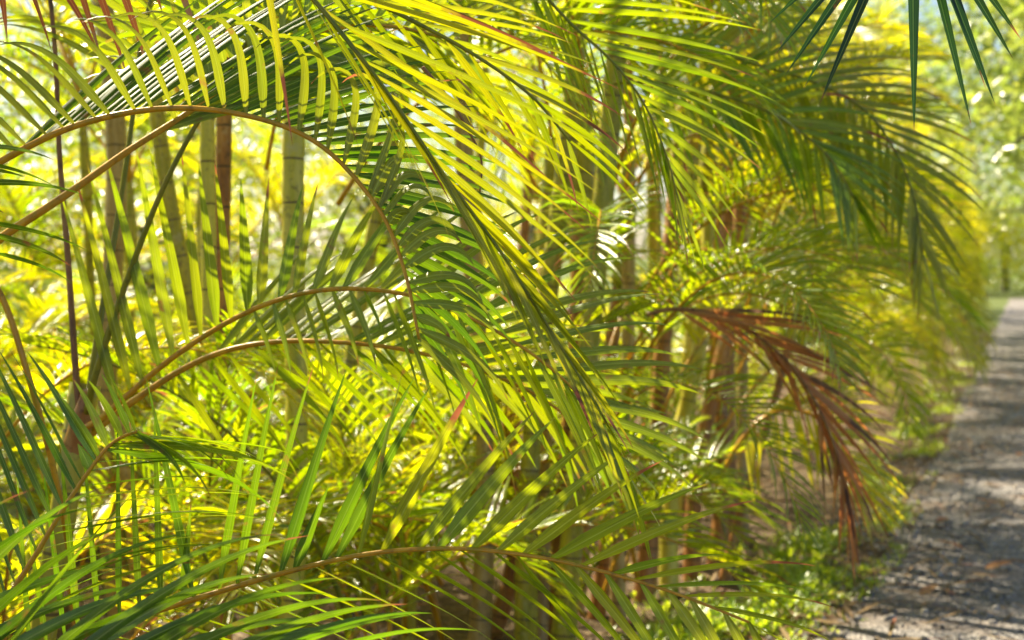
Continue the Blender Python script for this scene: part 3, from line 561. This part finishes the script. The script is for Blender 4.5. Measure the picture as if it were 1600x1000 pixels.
# the dark fan leaf hanging in at the top right, from a palm across the path
palmF = thing('fan_palm', Vector((1.75, 2.75, 0)), 'fan palm beside the path with one dark green leaf hanging in at top right', 'palm')
cF = [Vector((1.75, 2.75, 0)), Vector((1.77, 2.8, 1)), Vector((1.74, 2.86, 2)), Vector((1.7, 2.9, 2.75))]
mb = MB(); mb.tube(spline(cF, 24), [.11 - .02 * i / 23 for i in range(24)], 14)
o = link('trunk', mb.mesh('trunk', M['bark'], palmF.location)); o.parent = palmF
def fanleaf(hub, root, angs, seed, label=None, L0=300, dep=2.35):
    rg = random.Random(seed); mb = MB(); pl = spline([root, root.lerp(hub, .5) + Vector((0, 0, .15)), hub], 20); mb.tube(pl, [.012 - .004 * i / 19 for i in range(20)], 8)
    f = link('frond', mb.mesh('stalk', M['rachis_g'], root)); f.parent = palmF; f.location = root - palmF.location
    if label: f['label'] = label
    lb = MB()
    for a, L, dz in angs:
        leaflet(lb, hub, D(a, dz), L * dep / FPX, .027, D(a + 90, rg.uniform(-.3, .3)), .05, 1, R(rg.uniform(-15, 15)), 12, .55, 0, .35)
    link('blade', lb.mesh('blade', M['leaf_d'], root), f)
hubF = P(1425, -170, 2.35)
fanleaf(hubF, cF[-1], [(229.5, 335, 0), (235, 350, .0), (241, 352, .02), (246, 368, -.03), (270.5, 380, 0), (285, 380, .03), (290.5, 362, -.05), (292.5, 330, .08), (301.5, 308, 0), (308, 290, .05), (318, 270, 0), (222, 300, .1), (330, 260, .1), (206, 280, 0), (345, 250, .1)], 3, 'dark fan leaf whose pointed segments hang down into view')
for k in range(5):
    a = k * 1.26 + .5
    h = cF[-1] + Vector((math.cos(a) * .55, math.sin(a) * .55 + .3, .45)); 
    fanleaf(h, cF[-1], [(x, 330, random.Random(x).uniform(-.4, .4)) for x in range(0, 360, 17)], 10 + k)
#==THICKET==
# ------------------------------------------------------------------ crowns of the near palms and the rest of the hedge
rg = random.Random(101)
GUARD = 3.3
for par, tops, nf in ((palmB, [B1, B2, B3, B4, B5], 6), (palmC, C[:6], 7), (palmD, Dc[:2] + Dc[5:8], 6), (palmE, E, 7)):
    for t in tops: crown(par, t, nf, rg, .75, 1.05, (0, 1, 2, 0, 6))
def suckers(par, n, rg, spread=.5, kinds=(2, 3, 5, 0)):
    for i in range(n):
        a = rg.uniform(0, 6.28); r = rg.uniform(.05, spread)
        add_frond(par, par.location + Vector((math.cos(a) * r, math.sin(a) * r, rg.uniform(.0, .5))), rg.uniform(0, 6.28), R(rg.uniform(-10, 15)), rg.uniform(.6, 1.0), rg.choice(kinds))
PATHWARD = math.atan2(-N.y, -N.x)
def outward(par, n, rg, z0=.3, z1=2.0, kinds=(1, 6, 4, 2, 4, 1), sm=1.0):
    """fronds leaning out over the verge from the path side of a clump"""
    for i in range(n):
        for tr_ in range(12):
            a = PATHWARD + rg.uniform(-1.4, 1.4); r = rg.uniform(.1, .35)
            if add_frond(par, par.location + Vector((math.cos(a) * r, math.sin(a) * r, rg.uniform(z0, z1))), a + rg.uniform(-.3, .3), R(rg.uniform(-8, 22)), rg.uniform(.6, .95) * sm, rg.choice(kinds)): break
suckers(palmB, 16, rg); suckers(palmC, 16, rg); suckers(palmD, 14, rg, .4); suckers(palmE, 12, rg, .5); outward(palmE, 12, rg, .6, 2.0); outward(palmC, 24, rg, .8, 2.5, (0, 2, 0, 1)); outward(palmB, 10, rg, 1.2, 2.4, (0, 2, 0, 1)); outward(palmD, 12, rg, .6, 1.6, (0, 2, 4, 1))

def clump(a, b, label, ncane, hts, nf, ns, seed, smin=.8, smax=1.05, kinds=(0, 1, 2, 4, 2, 6), r=.027, out=0):
    rg = random.Random(seed); loc = H(a, b); t = thing('golden_cane_palm', loc, label, 'palm', GP)
    for i in range(ncane):
        an = i * 2.4 + rg.uniform(-.4, .4); rr = .12 + .38 * (i / max(ncane, 1)) ** .5
        p = loc + Vector((math.cos(an) * rr, math.sin(an) * rr, 0)); ln = Vector((math.cos(an), math.sin(an), 0)) * rg.uniform(.02, .14)
        top = cane(t, p, p + ln + Vector((0, 0, 1)), r * rg.uniform(.8, 1.2), rg.uniform(*hts), rg.choice(['cane_y', 'cane_y', 'cane_g', 'cane_b']))
        crown(t, top, nf, rg, smin, smax, kinds)
    suckers(t, ns, rg)
    if out: outward(t, out, rg, .3, 2.1, sm=1.0 if a < 12 else 1.25)
    return t
# along the left, behind the named ones (a = metres along the path, b = metres into the hedge)
clump(1.8, 3.1, 'golden cane palm added outside the left edge to shade the near fronds, its own hanging in at the top left', 5, (1.9, 2.8), 11, 4, 20)  # added out of view to shade the near fronds; also fills the top left
clump(3.1, 3.9, 'golden cane palm glowing yellow behind the left edge fronds', 4, (.9, 2.2), 9, 38, 1, kinds=(2, 1, 0, 0))
clump(4.5, 4.4, 'golden cane palm in full sun behind the pale yellow cane', 3, (1.0, 2.1), 8, 38, 2, kinds=(2, 1, 0, 0))
clump(6.2, 4.2, 'golden cane palm between the ringed green cane and the dark canes', 3, (1.0, 2.1), 8, 38, 3, kinds=(2, 0, 0, 1))
clump(7.7, 3.2, 'golden cane palm half hidden behind the dark canes at the centre', 4, (1.4, 2.8), 7, 16, 4)
clump(3.3, 3.0, 'young golden cane palm at knee height behind the lowest left fronds', 1, (.3, .5), 4, 26, 41, .5, .8, kinds=(2, 4, 0, 3))
clump(4.4, 2.9, 'young golden cane palm at the foot of the pale yellow cane', 1, (.3, .5), 4, 28, 42, .5, .8, kinds=(2, 4, 0, 5))
clump(5.5, 2.7, 'young golden cane palm at the foot of the dark canes', 1, (.3, .5), 4, 26, 43, .5, .8, kinds=(2, 4, 0, 5))
clump(4.3, 5.3, 'young golden cane palm between the sunny rows, left', 1, (.4, .6), 5, 30, 44, .6, .9, kinds=(2, 4, 0, 5))
clump(6.6, 5.3, 'young golden cane palm between the sunny rows, behind the dark canes', 1, (.4, .6), 5, 30, 45, .6, .9, kinds=(2, 4, 0, 5))
clump(4.7, 2.25, 'young golden cane palm in front of the canes, left of centre', 1, (.3, .4), 4, 24, 46, .45, .75, kinds=(2, 0, 0, 5))
clump(6.2, 2.2, 'young golden cane palm among the orange-brown canes', 1, (.3, .4), 4, 22, 47, .45, .75, kinds=(2, 0, 4, 5))
clump(3.6, 6.2, 'low golden cane palm in full sun, farthest behind the left edge', 2, (.4, 1.0), 7, 40, 31, kinds=(2, 4, 2, 3))
clump(5.6, 6.4, 'low golden cane palm in full sun behind the pale yellow cane, second row', 2, (.5, 1.1), 7, 40, 32, kinds=(2, 4, 2, 3))
clump(7.6, 6.3, 'low golden cane palm in full sun behind the ringed green cane, second row', 2, (.5, 1.2), 7, 40, 33, kinds=(2, 4, 2, 3))
clump(9.6, 5.6, 'low golden cane palm glowing behind the dark canes, second row', 2, (.5, 1.2), 5, 26, 34, kinds=(2, 4, 2, 1))
clump(10.4, 3.9, 'golden cane palm behind the crowded orange-brown canes', 2, (.6, 1.4), 6, 22, 35, kinds=(2, 4, 0, 1))
clump(8.8, 1.9, 'golden cane palm overhanging the verge above the brightest weeds', 3, (1.2, 2.8), 6, 10, 5, .8, 1.0, out=20)
clump(10.9, 2.15, 'golden cane palm with drooping fronds just beyond the dead brown frond', 3, (1.2, 3.0), 6, 8, 6, .8, 1.0, out=30)
clump(13.2, 1.75, 'golden cane palm at the hedge edge, a step beyond the drooping one', 3, (1.2, 3.2), 6, 6, 7, out=30)
clump(16.0, 1.75, 'golden cane palm at the hedge edge where the verge thins out', 3, (1.2, 3.4), 6, 6, 8, out=30)
clump(19.4, 1.75, 'golden cane palm near the far end of the hedge leaning over the path', 3, (1.0, 2.4), 5, 5, 9, out=30)
clump(23, 1.8, 'second farthest golden cane palm of the hedge, its fronds touching the path', 3, (1.0, 2.1), 4, 4, 10, out=30)
clump(27, 1.8, 'farthest golden cane palm of the hedge against the bright gap', 3, (1.0, 2.0), 4, 4, 11, out=30)
#==FAR==
# ------------------------------------------------------------------ trees behind the hedge and at the end of the path
def tree_meshes(seed, h, rx, rz, nclump, per, leafsz, mat):
    rg = random.Random(seed); tb = MB(); base = Vector((0, 0, -.05)); tips = []
    top = Vector((rg.uniform(-.3, .3), rg.uniform(-.3, .3), h * .55))
    tp = spline([base, Vector((rg.uniform(-.1, .1), rg.uniform(-.1, .1), h * .25)), top], 14); tb.tube(tp, [h * .028 * (1.3 - .8 * i / 13) for i in range(14)], 10)
    for i in range(11):
        s, _ = along(tp, rg.uniform(.45, 1)); a = i * 2.4; e = rg.uniform(.2, 1.1)
        q = s + Vector((math.cos(a) * math.cos(e) * rx * .8, math.sin(a) * math.cos(e) * rx * .8, math.sin(e) * rz * .9))
        m_ = s.lerp(q, .5) + Vector((0, 0, .1 * h * rg.random())); l_ = spline([s, m_, q], 8); tb.tube(l_, [h * .012 * (1.1 - .12 * j) for j in range(8)], 6); tips.append(q); tips.append(m_)
    lb = MB(); cen = Vector((0, 0, h * .62))
    for i in range(nclump):
        if i < len(tips): c = tips[i]
        else:
            while True:
                v = Vector((rg.uniform(-1, 1), rg.uniform(-1, 1), rg.uniform(-1, 1)))
                if .25 < v.length < 1: break
            c = cen + Vector((v.x * rx, v.y * rx, v.z * rz))
        cr = rg.uniform(.10, .2) * rx
        for j in range(per):
            p = c + Vector((rg.gauss(0, cr), rg.gauss(0, cr), rg.gauss(0, cr * .8))); d = Vector((rg.gauss(0, 1), rg.gauss(0, 1), rg.gauss(-.3, .7)))
            if d.length < .1: continue
            leaflet(lb, p, d, leafsz * rg.uniform(.6, 1.2), leafsz * rg.uniform(.3, .5), d.orthogonal(), .4, 1, rg.uniform(0, 3), 2, .2)
    return tb.mesh('trunk', M['bark']), lb.mesh('crown', M[mat])
M['broad_m'] = leafmat('leaf_broad_mid', (0.07, 0.10, 0.03), (0.11, 0.13, 0.04), (0.18, 0.25, 0.03), (0.32, 0.34, 0.05), brown=0.03)
TM = [tree_meshes(1, 6.5, 2.8, 2.4, 110, 60, .17, 'broad'), tree_meshes(2, 9, 3.6, 3.2, 100, 50, .20, 'broad_g'), tree_meshes(3, 3.0, 1.9, 1.6, 120, 70, .11, 'broad'), tree_meshes(5, 9, 3.6, 3.4, 150, 80, .30, 'broad_m')]
def tree(loc, k, sc, rz, label, cat='tree', name='broadleaf_tree', group='broadleaf trees around the hedge'):
    t = thing(name, loc, label, cat, group); t.rotation_euler = (0, 0, rz); t.scale = (sc, sc, sc)
    link('trunk', TM[k][0], t); link('crown', TM[k][1], t)
tree(H(4.8, 8.0), 2, .85, 0.3, 'sunlit bush glowing behind the left part of the hedge', 'bush', 'bush', 'bushes behind the hedge')
tree(H(8.2, 8.2), 2, .95, 1.3, 'sunlit bush glowing behind the canes left of centre', 'bush', 'bush', 'bushes behind the hedge')
tree(H(12.5, 8.5), 2, 1.0, 2.3, 'sunlit bush behind the dark canes at the centre', 'bush', 'bush', 'bushes behind the hedge')
tree(H(1.8, 8.4), 2, .9, 4.1, 'sunlit bush farthest left behind the hedge', 'bush', 'bush', 'bushes behind the hedge')
tree(H(17, 8.0), 2, 1.1, 5.1, 'sunlit bush behind the orange-brown canes', 'bush', 'bush', 'bushes behind the hedge')
tree(H(12, 16), 0, 1.0, 0.3, 'broadleaf tree far behind the left part of the hedge')
tree(H(20, 13), 0, 1.1, 2.0, 'broadleaf tree far behind the middle of the hedge')
tree(H(31, 4.2), 1, 1.0, 1.0, 'pale green tree just past the end of the hedge')
tree(H(55, -1.0), 1, .9, 2.2, 'tall pale tree over the far end of the path')
tree(H(23, -2.3), 3, 1.0, 5.2, 'grey-green tree on the far side of the path, its branches hanging at the right edge')
tree(H(64, .9, -1.0), 2, 2.2, 0.4, 'large pale bush closing the view at the end of the path', 'bush', 'bush', 'bushes behind the hedge')
tree(H(56, -2.5, -.7), 2, 1.5, 0.9, 'pale bush where the path ends', 'bush', 'bush', 'bushes behind the hedge')
tree(H(57, 2.5, -.7), 2, 1.5, 2.9, 'bush at the end of the path beside the hedge', 'bush', 'bush', 'bushes behind the hedge')
tree(H(30, -2.2), 3, 1.05, 2.2, 'second grey-green tree across the path, behind the one whose branches hang in')
tree(H(37, 3.6), 1, 1.1, 1.2, 'tall pale tree rising directly over the end of the hedge')
tree(H(42, 4.5), 1, .9, 3.2, 'tall tree behind the end of the hedge')
tree(H(85, -7), 1, 1.2, 4.2, 'farthest tree, washed out by the light above the path')
for k_, (a_, b_, w_) in enumerate([(20, 24, 'leftmost'), (34, 22, 'second from the left'), (46, 16, 'second from the right'), (60, 10, 'rightmost')]):
    tree(H(a_, b_), 1, 1.2, k_ * 1.3, 'distant tree on the lawn behind the hedge, ' + w_ + ' of the four')
# fallen leaves on the path
rg = random.Random(31); mb = MB()
leaflet(mb, Vector((0, 0, 0)), Vector((1, 0, .12)), .13, .045, Vector((0, 1, .15)), .5, 1, 0, 6, .3)
mesh_leaf = mb.mesh('fallen_leaf', M['dead'])
for i, (px, py, w) in enumerate([(1505, 873, 'beside the bright stripe of sunlight'), (1438, 948, 'nearest to the camera'), (1590, 722, 'at the right edge of the picture'), (1465, 830, 'at the verge side of the path'), (1560, 800, 'in the dark shade stripe'), (1540, 905, 'below the largest bright stripe'), (1478, 700, 'farthest along the verge')]):
    dr = (P(px, py, 1) - EYE); p = EYE + dr * (-EYE.z / dr.z); o = link('fallen_leaf', mesh_leaf); o.location = (p.x, p.y, .05); o.rotation_euler = (rg.uniform(-.2, .2), rg.uniform(-.2, .1), rg.uniform(0, 6.28)); o.scale = (1.2,) * 3
    tag(o, 'reddish brown fallen leaf on the gravel path, ' + w, 'leaf', 'fallen leaves on the path')
